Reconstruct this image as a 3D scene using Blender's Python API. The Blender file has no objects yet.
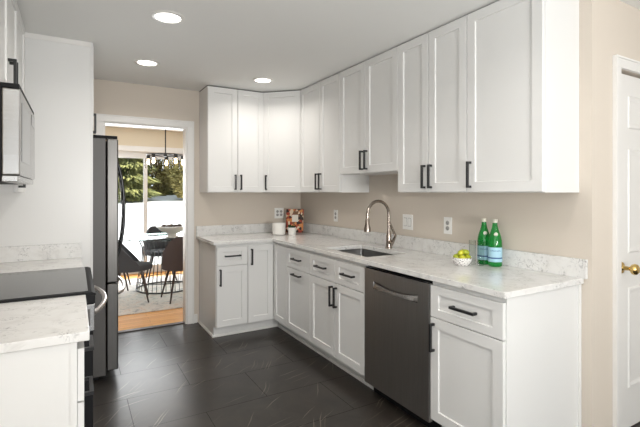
import bpy, bmesh, math, random
from mathutils import Vector, Matrix, Euler
R = math.radians
PI = math.pi
random.seed(7)
SC = bpy.context.scene
COL = SC.collection

# ------------------------------------------------------------------ camera
cam_data = bpy.data.cameras.new('camera')
cam = bpy.data.objects.new('camera', cam_data)
COL.objects.link(cam)
cam.location = (0, 0, 1.37)
cam.rotation_euler = (R(90), 0, R(-30.1))
cam_data.sensor_width = 36
cam_data.lens = 423 / 640 * 36
cam_data.shift_y = -21.0 / 640
cam_data.clip_start = 0.02
SC.camera = cam

# ------------------------------------------------------------------ world, sun, daylight, added fill
w = bpy.data.worlds.new('sky')
SC.world = w
w.use_nodes = True
bg = w.node_tree.nodes['Background']
bg.inputs[0].default_value = (0.86, 0.93, 1.0, 1)
bg.inputs[1].default_value = 1.7

def light(name, kind, loc, rot, energy, color=(1, 1, 1), parent=None, **kw):
    d = bpy.data.lights.new(name, kind)
    d.energy = energy
    d.color = color
    for k, v in kw.items():
        setattr(d, k, v)
    o = bpy.data.objects.new(name, d)
    o.location = loc
    o.rotation_euler = rot
    COL.objects.link(o)
    if parent:
        o.parent = parent
    return o

XL_FILL = -0.58
light('sun', 'SUN', (12, -8, 14), (R(50), 0, R(62)), 8.0, (1.0, 0.93, 0.82), angle=R(1.0))
# daylight coming in through the big window behind the viewer and through the dining room slider
light('window_daylight', 'AREA', (1.3, -5.4, 1.45), (R(115), 0, 0), 55, (0.96, 0.98, 1.0), shape='RECTANGLE', size=3.2, size_y=1.7)
light('side_fill', 'AREA', (XL_FILL, -0.75, 1.45), (0, R(-122), 0), 23, (0.96, 0.98, 1.0), shape='RECTANGLE', size=1.6, size_y=2.2)  # added side light, brightens the fronts of the sink-wall cabinets
light('bounce_fill', 'AREA', (0.9, -1.7, 1.25), (R(140), 0, R(6)), 98, (1.0, 0.985, 0.96), shape='DISK', size=1.2)  # no lamp stands here; added to brighten the ceiling and upper cabinets
light('slider_daylight', 'AREA', (1.05, 7.62, 1.1), (R(-90), 0, 0), 85, (0.96, 0.98, 1.0), shape='RECTANGLE', size=1.9, size_y=1.9)

SC.view_settings.view_transform = 'Standard'
SC.view_settings.look = 'None'
SC.view_settings.exposure = 0.08
SC.view_settings.gamma = 1.0
SC.view_settings.use_curve_mapping = False
CAN_W = 4.4

# ------------------------------------------------------------------ materials
def newmat(name):
    m = bpy.data.materials.new(name)
    m.use_nodes = True
    return m, m.node_tree, m.node_tree.nodes['Principled BSDF']

def mat(name, col, rough=0.5, metal=0.0, spec=0.5, **kw):
    m, nt, b = newmat(name)
    b.inputs['Base Color'].default_value = (*col, 1)
    b.inputs['Roughness'].default_value = rough
    b.inputs['Metallic'].default_value = metal
    b.inputs['Specular IOR Level'].default_value = spec
    for k, v in kw.items():
        b.inputs[k.replace('_', ' ')].default_value = v
    return m

def N(nt, t, **kw):
    n = nt.nodes.new(t)
    for k, v in kw.items():
        setattr(n, k, v)
    return n

def ramp(nt, stops, interp='LINEAR'):
    r = N(nt, 'ShaderNodeValToRGB')
    e = r.color_ramp.elements
    r.color_ramp.interpolation = interp
    while len(e) < len(stops):
        e.new(0.5)
    for el, (p, c) in zip(e, stops):
        el.position = p
        el.color = (*c, 1) if len(c) == 3 else c
    return r

def pos(nt, scale=(1, 1, 1), loc=(0, 0, 0), rot=(0, 0, 0), obj=False):
    if obj:
        g = N(nt, 'ShaderNodeTexCoord').outputs['Object']
    else:
        g = N(nt, 'ShaderNodeNewGeometry').outputs['Position']
    mp = N(nt, 'ShaderNodeMapping')
    mp.inputs['Scale'].default_value = scale
    mp.inputs['Location'].default_value = loc
    mp.inputs['Rotation'].default_value = rot
    nt.links.new(g, mp.inputs['Vector'])
    return mp.outputs[0]

def noise(nt, vec, scale, detail=4, rough=0.55, dist=0.0):
    n = N(nt, 'ShaderNodeTexNoise')
    n.inputs['Scale'].default_value = scale
    n.inputs['Detail'].default_value = detail
    n.inputs['Roughness'].default_value = rough
    n.inputs['Distortion'].default_value = dist
    nt.links.new(vec, n.inputs['Vector'])
    return n.outputs['Fac']

def mix(nt, a, b, fac, blend='MIX'):
    m = N(nt, 'ShaderNodeMix', data_type='RGBA', blend_type=blend)
    for sock, v in ((m.inputs[0], fac), (m.inputs[6], a), (m.inputs[7], b)):
        if hasattr(v, 'default_value') or hasattr(v, 'links'):
            nt.links.new(v, sock)
        elif isinstance(v, (int, float)):
            sock.default_value = v
        else:
            sock.default_value = (*v, 1)
    return m.outputs[2]

def bump(nt, b, height, strength, dist=0.01):
    n = N(nt, 'ShaderNodeBump')
    n.inputs['Strength'].default_value = strength
    n.inputs['Distance'].default_value = dist
    nt.links.new(height, n.inputs['Height'])
    nt.links.new(n.outputs[0], b.inputs['Normal'])

M = {}
M['cabinet'] = mat('white_cabinet_paint', (0.735, 0.73, 0.715), 0.30)
M['gap'] = mat('shadow_line', (0.10, 0.095, 0.09), 0.7)  # dark tone painted as the shade in the gap below the ceiling
M['trim'] = mat('white_trim_paint', (0.76, 0.745, 0.72), 0.35)
M['ceiling'] = mat('ceiling_paint', (0.84, 0.84, 0.82), 0.9, spec=0.2)
M['black'] = mat('black_metal', (0.012, 0.012, 0.013), 0.38)
M['blackplastic'] = mat('black_plastic', (0.010, 0.010, 0.011), 0.6, spec=0.15)
M['blackglass'] = mat('black_glass', (0.012, 0.012, 0.013), 0.06, spec=0.8)
M['steelbright'] = mat('bright_steel', (0.62, 0.61, 0.60), 0.22, 1.0)
M['greyside'] = mat('grey_appliance_side', (0.085, 0.08, 0.076), 0.45)
M['nickel'] = mat('warm_brushed_nickel', (0.37, 0.32, 0.28), 0.24, 1.0)
M['brass'] = mat('polished_brass', (0.72, 0.52, 0.20), 0.16, 1.0)
M['plate'] = mat('white_plastic', (0.86, 0.85, 0.82), 0.35)
M['handledark'] = mat('dark_steel_handle', (0.06, 0.06, 0.062), 0.25, 1.0)
M['ceramic'] = mat('white_ceramic', (0.78, 0.76, 0.72), 0.3)
M['walnut'] = mat('dark_leg_wood', (0.035, 0.02, 0.014), 0.4)
M['greyfabric'] = mat('charcoal_fabric', (0.055, 0.058, 0.065), 0.85)
M['brownfabric'] = mat('brown_fabric', (0.075, 0.058, 0.058), 0.8)
M['snow'] = mat('snow', (0.90, 0.92, 0.95), 0.85)
M['bark'] = mat('bark', (0.10, 0.07, 0.05), 0.9)
M['paper'] = mat('paper', (0.82, 0.78, 0.70), 0.8)
M['soil'] = mat('dried_pods', (0.05, 0.032, 0.025), 0.8)

def wall_mat(name, col):
    m, nt, b = newmat(name)
    n = noise(nt, pos(nt), 220, 2)
    b.inputs['Base Color'].default_value = (*col, 1)
    b.inputs['Roughness'].default_value = 0.85
    b.inputs['Specular IOR Level'].default_value = 0.25
    bump(nt, b, n, 0.06, 0.002)
    return m
M['wall'] = wall_mat('beige_wall_paint', (0.63, 0.565, 0.49))
M['wall_dining'] = wall_mat('tan_wall_paint', (0.66, 0.575, 0.44))

def steel_mat(name, col, rough, vertical):
    m, nt, b = newmat(name)
    sc = (600, 600, 4) if vertical else (4, 4, 600)
    n = noise(nt, pos(nt, sc), 1.0, 2)
    r = ramp(nt, [(0.3, tuple(c * 0.88 for c in col)), (0.7, tuple(c * 1.1 for c in col))])
    nt.links.new(n, r.inputs[0])
    nt.links.new(r.outputs[0], b.inputs['Base Color'])
    b.inputs['Metallic'].default_value = 1.0
    b.inputs['Roughness'].default_value = rough
    return m
M['steel'] = steel_mat('brushed_dark_steel', (0.42, 0.41, 0.40), 0.38, True)
M['steelfridge'] = steel_mat('brushed_graphite_steel', (0.12, 0.115, 0.11), 0.36, True)
M['steelfridge'].node_tree.nodes['Principled BSDF'].inputs['Specular Tint'].default_value = (0.35, 0.34, 0.33, 1)
M['steellight'] = steel_mat('brushed_steel', (0.42, 0.415, 0.41), 0.25, False)
M['steelsink'] = mat('sink_steel', (0.30, 0.295, 0.29), 0.32, 1.0)

def quartz():
    m, nt, b = newmat('white_quartz')
    p = pos(nt)
    n1 = noise(nt, p, 7.0, 6, 0.65, 1.2)
    base = ramp(nt, [(0.30, (0.62, 0.605, 0.585)), (0.46, (0.72, 0.71, 0.69)), (0.7, (0.765, 0.76, 0.745))])
    nt.links.new(n1, base.inputs[0])
    n2 = noise(nt, p, 60, 5, 0.7, 0.8)
    sp = ramp(nt, [(0.36, (1, 1, 1)), (0.44, (0, 0, 0))])
    nt.links.new(n2, sp.inputs[0])
    n3 = noise(nt, p, 9.0, 3, 0.6, 2.5)
    ve = ramp(nt, [(0.475, (0, 0, 0)), (0.5, (1, 1, 1)), (0.525, (0, 0, 0))])
    nt.links.new(n3, ve.inputs[0])
    n4 = noise(nt, p, 14.0, 2)
    gate = ramp(nt, [(0.48, (0, 0, 0)), (0.6, (1, 1, 1))])
    nt.links.new(n4, gate.inputs[0])
    c1 = mix(nt, base.outputs[0], (0.33, 0.32, 0.31), mix(nt, (0, 0, 0), sp.outputs[0], gate.outputs[0]))
    c2 = mix(nt, c1, (0.54, 0.535, 0.53), mix(nt, (0, 0, 0), ve.outputs[0], gate.outputs[0]))
    nt.links.new(c2, b.inputs['Base Color'])
    b.inputs['Roughness'].default_value = 0.14
    return m
M['quartz'] = quartz()

def slate_floor():
    m, nt, b = newmat('black_slate_tile')
    p = pos(nt, loc=(0.11, -0.047, 0))
    br = N(nt, 'ShaderNodeTexBrick', offset=0.5, squash=1.0)
    br.inputs['Scale'].default_value = 1.0
    br.inputs['Brick Width'].default_value = 0.82
    br.inputs['Row Height'].default_value = 0.432
    br.inputs['Mortar Size'].default_value = 0.0019
    br.inputs['Mortar Smooth'].default_value = 0.1
    br.inputs['Color1'].default_value = (0.020, 0.0165, 0.0135, 1)
    br.inputs['Color2'].default_value = (0.029, 0.024, 0.020, 1)
    br.inputs['Mortar'].default_value = (0.008, 0.007, 0.006, 1)
    nt.links.new(p, br.inputs['Vector'])
    n = noise(nt, pos(nt), 5, 6, 0.65, 0.6)
    rr = ramp(nt, [(0.3, (0.55, 0.55, 0.55)), (0.7, (1.45, 1.42, 1.4))])
    nt.links.new(n, rr.inputs[0])
    c = mix(nt, br.outputs['Color'], rr.outputs[0], 1.0, 'MULTIPLY')
    # thin pale straight veins, scattered in two directions
    wob = noise(nt, pos(nt), 5, 2)
    for (ang, sc, off, thr) in ((-33, 2.0, (0, 0, 0), .34), (-58, 1.6, (3.3, 1.7, 0), .30), (-15, 1.3, (7.1, 4.2, 0), .26)):
        m1 = N(nt, 'ShaderNodeMapping')
        m1.inputs['Rotation'].default_value = (0, 0, R(ang))
        m1.inputs['Location'].default_value = off
        nt.links.new(N(nt, 'ShaderNodeNewGeometry').outputs['Position'], m1.inputs['Vector'])
        ad = N(nt, 'ShaderNodeVectorMath', operation='MULTIPLY_ADD')
        nt.links.new(wob, ad.inputs[0])
        ad.inputs[1].default_value = (0, 0.035, 0)
        nt.links.new(m1.outputs[0], ad.inputs[2])
        m2 = N(nt, 'ShaderNodeMapping')
        m2.inputs['Scale'].default_value = (1.5 * sc, 46 * sc, 0)
        nt.links.new(ad.outputs[0], m2.inputs['Vector'])
        sn = N(nt, 'ShaderNodeVectorMath', operation='MULTIPLY')
        nt.links.new(m2.outputs[0], sn.inputs[0])
        sn.inputs[1].default_value = (1, 1, 0)
        vo = N(nt, 'ShaderNodeTexVoronoi', feature='F1', voronoi_dimensions='2D')
        vo.inputs['Scale'].default_value = 1.0
        nt.links.new(sn.outputs[0], vo.inputs['Vector'])
        sc_ = N(nt, 'ShaderNodeSeparateColor')
        nt.links.new(vo.outputs['Color'], sc_.inputs[0])
        keep = ramp(nt, [(0.945, (0, 0, 0)), (0.985, (1, 1, 1))])
        nt.links.new(sc_.outputs[0], keep.inputs[0])
        rv = ramp(nt, [(thr * .4, (1, 1, 1)), (thr, (0, 0, 0))])
        nt.links.new(vo.outputs['Distance'], rv.inputs[0])
        c = mix(nt, c, (0.155, 0.13, 0.105), mix(nt, (0, 0, 0), rv.outputs[0], keep.outputs[0]))
    nt.links.new(c, b.inputs['Base Color'])
    rough = ramp(nt, [(0.0, (0.30, 0.30, 0.30)), (1.0, (0.30, 0.30, 0.30))])
    nt.links.new(n, rough.inputs[0])
    nt.links.new(mix(nt, rough.outputs[0], (0.55, 0.55, 0.55), br.outputs['Fac']), b.inputs['Roughness'])
    sp = ramp(nt, [(0.0, (0.5, 0.5, 0.5)), (1.0, (0.2, 0.2, 0.2))])
    nt.links.new(br.outputs['Fac'], sp.inputs[0])
    nt.links.new(sp.outputs[0], b.inputs['Specular IOR Level'])
    return m
M['slate'] = slate_floor()

def wood_floor():
    m, nt, b = newmat('oak_floor')
    p = pos(nt)
    br = N(nt, 'ShaderNodeTexBrick', offset=0.37)
    br.inputs['Scale'].default_value = 1.0
    br.inputs['Brick Width'].default_value = 1.1
    br.inputs['Row Height'].default_value = 0.07
    br.inputs['Mortar Size'].default_value = 0.001
    br.inputs['Color1'].default_value = (0.60, 0.28, 0.075, 1)
    br.inputs['Color2'].default_value = (0.74, 0.41, 0.15, 1)
    br.inputs['Mortar'].default_value = (0.25, 0.12, 0.05, 1)
    nt.links.new(p, br.inputs['Vector'])
    n = noise(nt, pos(nt, (3, 60, 1)), 1.0, 4)
    rr = ramp(nt, [(0.3, (0.8, 0.78, 0.75)), (0.7, (1.15, 1.15, 1.15))])
    nt.links.new(n, rr.inputs[0])
    nt.links.new(mix(nt, br.outputs['Color'], rr.outputs[0], 1.0, 'MULTIPLY'), b.inputs['Base Color'])
    b.inputs['Roughness'].default_value = 0.5
    b.inputs['Specular IOR Level'].default_value = 0.12
    return m
M['oak'] = wood_floor()

def rug_mat():
    m, nt, b = newmat('faded_rug')
    p = pos(nt)
    n = noise(nt, p, 6, 8, 0.75, 1.5)
    r = ramp(nt, [(0.36, (0.20, 0.22, 0.25)), (0.44, (0.52, 0.50, 0.47)), (0.52, (0.66, 0.63, 0.59)), (0.62, (0.56, 0.45, 0.38)), (0.72, (0.68, 0.66, 0.62))])
    nt.links.new(n, r.inputs[0])
    nt.links.new(r.outputs[0], b.inputs['Base Color'])
    b.inputs['Roughness'].default_value = 0.95
    return m
M['rug'] = rug_mat()

def thin_glass(name, tint=(1, 1, 1), refl=0.10, cap=1.0):
    m = bpy.data.materials.new(name)
    m.use_nodes = True
    nt = m.node_tree
    nt.nodes.remove(nt.nodes['Principled BSDF'])
    out = nt.nodes['Material Output']
    tr = N(nt, 'ShaderNodeBsdfTransparent')
    tr.inputs[0].default_value = (*tint, 1)
    gl = N(nt, 'ShaderNodeBsdfGlossy')
    gl.inputs['Roughness'].default_value = 0.02
    fr = N(nt, 'ShaderNodeLayerWeight')
    fr.inputs[0].default_value = refl
    ms = N(nt, 'ShaderNodeMixShader')
    ma = N(nt, 'ShaderNodeMath', operation='MULTIPLY')
    ma.inputs[1].default_value = cap
    nt.links.new(fr.outputs['Fresnel'], ma.inputs[0])
    nt.links.new(ma.outputs[0], ms.inputs[0])
    nt.links.new(tr.outputs[0], ms.inputs[1])
    nt.links.new(gl.outputs[0], ms.inputs[2])
    nt.links.new(ms.outputs[0], out.inputs[0])
    return m
M['pane'] = thin_glass('window_glass', (0.97, 0.985, 0.98), 0.12)
M['tableglass'] = thin_glass('table_glass', (0.80, 0.88, 0.85), 0.25)
M['clearglass'] = thin_glass('drinking_glass', (0.95, 0.97, 0.96), 0.2, 0.4)
M['jarglass'] = thin_glass('jar_glass', (0.96, 0.95, 0.92), 0.22)
M['greenglass'] = mat('green_bottle_glass', (0.015, 0.36, 0.06), 0.04, spec=0.6, Transmission_Weight=0.6, IOR=1.45)

def emit(name, col, strength):
    m, nt, b = newmat(name)
    b.inputs['Base Color'].default_value = (*col, 1)
    b.inputs['Emission Color'].default_value = (*col, 1)
    b.inputs['Emission Strength'].default_value = strength
    return m
M['lens'] = emit('lit_downlight_lens', (1.0, 0.95, 0.88), 5.0)
M['bulb'] = emit('lit_bulb', (1.0, 0.78, 0.5), 7.0)

def leaf_mat(name, c1, c2):
    m, nt, b = newmat(name)
    n = noise(nt, pos(nt), 1.4, 4, 0.7)
    r = ramp(nt, [(0.35, c1), (0.65, c2)])
    nt.links.new(n, r.inputs[0])
    nt.links.new(r.outputs[0], b.inputs['Base Color'])
    b.inputs['Roughness'].default_value = 0.8
    return m
M['leaf_dark'] = leaf_mat('evergreen_needles', (0.08, 0.10, 0.04), (0.38, 0.37, 0.13))
M['leaf_olive'] = leaf_mat('olive_leaves', (0.22, 0.20, 0.07), (0.60, 0.50, 0.20))
M['herb'] = leaf_mat('herb_leaves', (0.010, 0.035, 0.008), (0.03, 0.09, 0.02))

def lime_mat():
    m, nt, b = newmat('lime_skin')
    n = noise(nt, pos(nt, obj=True), 9, 3)
    r = ramp(nt, [(0.35, (0.26, 0.33, 0.015)), (0.65, (0.56, 0.52, 0.03))])
    nt.links.new(n, r.inputs[0])
    nt.links.new(r.outputs[0], b.inputs['Base Color'])
    b.inputs['Roughness'].default_value = 0.35
    bump(nt, b, noise(nt, pos(nt, obj=True), 300, 2), 0.15, 0.001)
    return m
M['lime'] = lime_mat()

def lattice_mat():
    m, nt, b = newmat('lattice_ceramic')
    v = N(nt, 'ShaderNodeTexVoronoi', feature='F1')
    v.inputs['Scale'].default_value = 100
    nt.links.new(pos(nt, obj=True), v.inputs['Vector'])
    r = ramp(nt, [(0.30, (0.10, 0.07, 0.09)), (0.42, (0.80, 0.78, 0.75))])
    nt.links.new(v.outputs['Distance'], r.inputs[0])
    nt.links.new(r.outputs[0], b.inputs['Base Color'])
    b.inputs['Roughness'].default_value = 0.3
    return m
M['lattice'] = lattice_mat()

def cover_mat():
    m, nt, b = newmat('cookbook_cover')
    v = N(nt, 'ShaderNodeTexVoronoi', feature='F1')
    v.inputs['Scale'].default_value = 34
    nt.links.new(pos(nt, obj=True), v.inputs['Vector'])
    sx = N(nt, 'ShaderNodeSeparateColor')
    nt.links.new(v.outputs['Color'], sx.inputs[0])
    r = ramp(nt, [(0.0, (0.03, 0.015, 0.012)), (0.22, (0.34, 0.05, 0.025)), (0.42, (0.62, 0.25, 0.08)), (0.6, (0.75, 0.62, 0.45)), (0.8, (0.20, 0.10, 0.05)), (0.92, (0.55, 0.12, 0.05))], 'CONSTANT')
    nt.links.new(sx.outputs[0], r.inputs[0])
    nt.links.new(r.outputs[0], b.inputs['Base Color'])
    b.inputs['Roughness'].default_value = 0.3
    return m
M['cover'] = cover_mat()
M['labelblue'] = mat('bottle_label', (0.34, 0.55, 0.66), 0.5)
M['labeldark'] = mat('label_ink', (0.02, 0.07, 0.22), 0.5)
M['foil'] = mat('bottle_cap_foil', (0.56, 0.54, 0.46), 0.4)
M['quiltmetal'] = mat('worn_silver', (0.50, 0.46, 0.43), 0.3, 1.0)

# ------------------------------------------------------------------ mesh helpers
class MB:
    def __init__(self):
        self.bm = bmesh.new()
        self.sm = False
    def box(self, x0, x1, y0, y1, z0, z1):
        vs = [self.bm.verts.new(p) for p in ((x0, y0, z0), (x1, y0, z0), (x1, y1, z0), (x0, y1, z0), (x0, y0, z1), (x1, y0, z1), (x1, y1, z1), (x0, y1, z1))]
        for f in ((3, 2, 1, 0), (4, 5, 6, 7), (0, 1, 5, 4), (1, 2, 6, 5), (2, 3, 7, 6), (3, 0, 4, 7)):
            self.bm.faces.new([vs[i] for i in f])
        return self
    def prism(self, poly, z0, z1):
        a = [self.bm.verts.new((x, y, z0)) for x, y in poly]
        b = [self.bm.verts.new((x, y, z1)) for x, y in poly]
        n = len(poly)
        self.bm.faces.new(a[::-1])
        self.bm.faces.new(b)
        for i in range(n):
            self.bm.faces.new((a[i], a[(i + 1) % n], b[(i + 1) % n], b[i]))
        return self
    def loops(self, rings, cap0=True, cap1=True, closed=True):
        vr = [[self.bm.verts.new(p) for p in r] for r in rings]
        for a, b in zip(vr, vr[1:]):
            n = len(a)
            for i in range(n if closed else n - 1):
                self.bm.faces.new((a[i], a[(i + 1) % n], b[(i + 1) % n], b[i]))
        if cap0:
            self.bm.faces.new(vr[0][::-1])
        if cap1:
            self.bm.faces.new(vr[-1])
        return self
    def lathe(self, prof, c=(0, 0, 0), n=28, caps=(True, True), axis='z'):
        rings = []
        for r, h in prof:
            ring = []
            for i in range(n):
                a = 2 * PI * i / n
                u, v = max(r, 1e-5) * math.cos(a), max(r, 1e-5) * math.sin(a)
                if axis == 'z':
                    p = (c[0] + u, c[1] + v, c[2] + h)
                elif axis == 'y':
                    p = (c[0] + v, c[1] + h, c[2] + u)
                else:
                    p = (c[0] + h, c[1] + u, c[2] + v)
                ring.append(p)
            rings.append(ring)
        return self.loops(rings, *caps)
    def tube(self, path, r, n=10, caps=True, flat=None):
        pts = [Vector(p) for p in path]
        rs = r if isinstance(r, (list, tuple)) else [r] * len(pts)
        rings = []
        prev = None
        for i, p in enumerate(pts):
            d = (pts[min(i + 1, len(pts) - 1)] - pts[max(i - 1, 0)]).normalized()
            if prev is None:
                ref = Vector((0, 0, 1)) if abs(d.z) < 0.9 else Vector((1, 0, 0))
                u = d.cross(ref).normalized()
            else:
                u = (prev - d * prev.dot(d)).normalized()
            prev = u
            v = d.cross(u)
            rings.append([tuple(p + (u * math.cos(2 * PI * k / n) + v * math.sin(2 * PI * k / n)) * rs[i]) for k in range(n)])
        return self.loops(rings, caps, caps)
    def torus(self, c, Rr, r, n=48, m=8):
        vr = []
        for i in range(n):
            a = 2 * PI * i / n
            vr.append([self.bm.verts.new((c[0] + (Rr + r * math.cos(2 * PI * k / m)) * math.cos(a), c[1] + (Rr + r * math.cos(2 * PI * k / m)) * math.sin(a), c[2] + r * math.sin(2 * PI * k / m))) for k in range(m)])
        for i in range(n):
            A, B = vr[i], vr[(i + 1) % n]
            for k in range(m):
                self.bm.faces.new((A[k], B[k], B[(k + 1) % m], A[(k + 1) % m]))
        return self
    def cells(self, xs, ys, filled, z0, z1):
        """slab made of grid cells, with clean outer and inner edges"""
        V = {}
        def v(i, j, z):
            k = (i, j, z)
            if k not in V:
                V[k] = self.bm.verts.new((xs[i], ys[j], z))
            return V[k]
        nx, ny = len(xs) - 1, len(ys) - 1
        on = lambda i, j: 0 <= i < nx and 0 <= j < ny and filled(i, j)
        for i in range(nx):
            for j in range(ny):
                if not on(i, j):
                    continue
                self.bm.faces.new((v(i, j, z1), v(i + 1, j, z1), v(i + 1, j + 1, z1), v(i, j + 1, z1)))
                self.bm.faces.new((v(i, j + 1, z0), v(i + 1, j + 1, z0), v(i + 1, j, z0), v(i, j, z0)))
                for (di, dj, a, b) in ((0, -1, (i, j), (i + 1, j)), (1, 0, (i + 1, j), (i + 1, j + 1)), (0, 1, (i + 1, j + 1), (i, j + 1)), (-1, 0, (i, j + 1), (i, j))):
                    if not on(i + di, j + dj):
                        self.bm.faces.new((v(*a, z0), v(*b, z0), v(*b, z1), v(*a, z1)))
        return self
    def smooth(self):
        self.sm = True
        return self
    def build(self, name, m, parent=None, off=(0, 0, 0), loc=(0, 0, 0), bevel=0.0, segs=2, rot=None):
        bm = self.bm
        if any(off):
            bmesh.ops.translate(bm, verts=bm.verts, vec=-Vector(off))
        if rot:
            bmesh.ops.rotate(bm, verts=bm.verts, cent=(0, 0, 0), matrix=Euler(rot).to_matrix())
        bmesh.ops.recalc_face_normals(bm, faces=bm.faces)
        if bevel:
            es = [e for e in bm.edges if len(e.link_faces) == 2 and e.calc_face_angle(0) > R(40)]
            bmesh.ops.bevel(bm, geom=es, offset=bevel, segments=segs, profile=0.5, affect='EDGES', clamp_overlap=True)
        me = bpy.data.meshes.new(name)
        bm.to_mesh(me)
        bm.free()
        if self.sm:
            for p in me.polygons:
                p.use_smooth = True
            me.set_sharp_from_angle(angle=R(40))
        me.materials.append(M[m] if isinstance(m, str) else m)
        o = bpy.data.objects.new(name, me)
        COL.objects.link(o)
        o.location = loc
        if parent:
            o.parent = parent
        return o

def tag(o, label, cat, group=None, kind=None):
    if label:
        o['label'] = label
    if cat:
        o['category'] = cat
    if group:
        o['group'] = group
    if kind:
        o['kind'] = kind
    return o

def empty(name, label, cat, loc=(0, 0, 0), rz=0, group=None):
    o = bpy.data.objects.new(name, None)
    COL.objects.link(o)
    o.location = loc
    o.rotation_euler = (0, 0, R(rz))
    o.empty_display_size = 0.1
    return tag(o, label, cat, group)

def struct(o, label=None):
    o['kind'] = 'structure'
    if label:
        o['label'] = label
    return o

def dup(o, parent=None, loc=None, rz=None, label=None, scale=None):
    c = o.copy()
    COL.objects.link(c)
    if parent:
        c.parent = parent
    if loc is not None:
        c.location = loc
    if rz is not None:
        c.rotation_euler = (0, 0, R(rz))
    if scale is not None:
        c.scale = scale
    if label:
        c['label'] = label
    for ch in [x for x in COL.objects if x.parent == o]:
        dup(ch, c)
    return c

# ------------------------------------------------------------------ room shell
XL, XR, YB, ZC = -0.603, 2.345, 4.51, 2.44
YD = 1.203           # wall with the white door
YF = 7.70            # far wall of the dining room
XE, YS = 4.2, -5.5   # unseen end of the room behind the viewer

struct(MB().box(XL - .12, XE + .12, YS - .12, 4.56, -0.10, 0).build('floor', 'slate'), 'dark slate tile kitchen floor')
struct(MB().box(-2.2, 4.0, 4.56, YF + .14, -0.10, 0).build('floor_dining', 'oak'), 'orange oak strip floor of the dining room')
struct(MB().box(XL - .12, XE + .12, YS - .12, 4.57, ZC, ZC + .1).build('ceiling', 'ceiling'), 'flat white kitchen ceiling')
struct(MB().box(-2.2, 4.0, 4.57, YF + .14, ZC, ZC + .1).build('ceiling_dining', 'ceiling'), 'white dining room ceiling')
b = MB()
b.box(XL - .12, XL, YS, -1.95, 0, ZC).box(XL - .12, XL, .45, YB, 0, ZC).box(XL - .12, XL, -1.95, .45, 0, .55).box(XL - .12, XL, -1.95, .45, 2.3, ZC)
struct(b.build('wall_left', 'wall'))
struct(MB().box(XR, XR + .12, YD + .12, YB, 0, ZC).build('wall_right', 'wall'), 'beige wall behind the sink counter')
# door wall: opening for the white door
DX0, DX1, DZ = 2.612, 3.40, 2.06
b = MB()
b.box(XR, DX0, YD, YD + .12, 0, ZC)
b.box(DX1, XE, YD, YD + .12, 0, ZC)
b.box(DX0, DX1, YD, YD + .12, DZ, ZC)
struct(b.build('wall_door_side', 'wall'), 'beige wall around the white panel door')
struct(MB().box(XE, XE + .12, YS, YD + .12, 0, ZC).build('wall_far_right', 'wall'))
# back wall with the doorway
OX0, OX1, OZ = 0.236, 1.012, 2.045
b = MB()
b.box(XL - .12, OX0, YB, YB + .12, 0, ZC)
b.box(OX1, XR + .12, YB, YB + .12, 0, ZC)
b.box(OX0, OX1, YB, YB + .12, OZ, ZC)
struct(b.build('wall_back', 'wall'), 'beige wall with the doorway to the dining room')
# wall behind the viewer with its wide window
b = MB()
b.box(XL, -0.3, YS - .12, YS, 0, ZC)
b.box(2.9, XE, YS - .12, YS, 0, ZC)
b.box(-0.3, 2.9, YS - .12, YS, 0, 0.6)
b.box(-0.3, 2.9, YS - .12, YS, 2.3, ZC)
struct(b.build('wall_front', 'wall'))
# dining room walls
SX0, SX1, SZ = 0.12, 1.98, 2.06
b = MB()
b.box(-2.2, SX0, YF, YF + .14, 0, ZC)
b.box(SX1, 4.0, YF, YF + .14, 0, ZC)
b.box(SX0, SX1, YF, YF + .14, SZ, ZC)
struct(b.build('wall_dining_far', 'wall_dining'), 'tan wall above the sliding glass door')
struct(MB().box(-2.32, -2.2, 4.63, YF + .14, 0, ZC).build('wall_dining_left', 'wall_dining'))
struct(MB().box(4.0, 4.12, 4.63, YF + .14, 0, ZC).build('wall_dining_right', 'wall_dining'))

# doorway casing (kitchen side), jamb lining
def casing(name, x0, x1, ztop, y, wdt=.068, t=.018, side=-1, label=None):
    ya, yb = (y - t, y) if side < 0 else (y, y + t)
    b = MB()
    b.box(x0 - wdt, x0, ya, yb, 0, ztop)
    b.box(x1, x1 + wdt, ya, yb, 0, ztop)
    b.box(x0 - wdt, x1 + wdt, ya, yb, ztop, ztop + wdt)
    e = .012
    b.box(x0 - wdt, x0 - wdt + e, ya - .006, ya, 0, ztop + wdt)
    b.box(x1 + wdt - e, x1 + wdt, ya - .006, ya, 0, ztop + wdt)
    b.box(x0 - wdt + e, x1 + wdt - e, ya - .006, ya, ztop + wdt - e, ztop + wdt)
    return struct(b.build(name, 'trim', bevel=.002), label)
casing('trim_1', OX0, OX1, OZ, YB, label='white casing around the dining room doorway')
b = MB()
b.box(OX0 - .0, OX0 + .015, YB, YB + .12, 0, OZ)
b.box(OX1 - .015, OX1, YB, YB + .12, 0, OZ)
b.box(OX0 + .015, OX1 - .015, YB, YB + .12, OZ - .015, OZ)
struct(b.build('trim_2', 'trim'), 'white jamb lining of the dining room doorway')
struct(MB().box(OX0 + .015, OX1 - .015, 4.535, 4.60, 0, .008).build('trim_3', 'walnut', bevel=.003), 'dark threshold strip in the doorway')
struct(MB().box(OX1 + .068, 1.118, YB - .014, YB, 0, .09).build('baseboard_back', 'trim', bevel=.003), 'short white baseboard beside the doorway')
casing('trim_4', DX0, DX1, DZ, YD, .062, label='white casing of the panel door')
casing('trim_5', SX0, SX1, SZ, YF, .09, label='white casing of the sliding glass door')
b = MB()
for (xa, xb) in ((-2.2, SX0 - .09), (SX1 + .09, 4.0)):
    b.box(xa, xb, YF - .014, YF, 0, .1)
struct(b.build('baseboard_dining', 'trim'))

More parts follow.
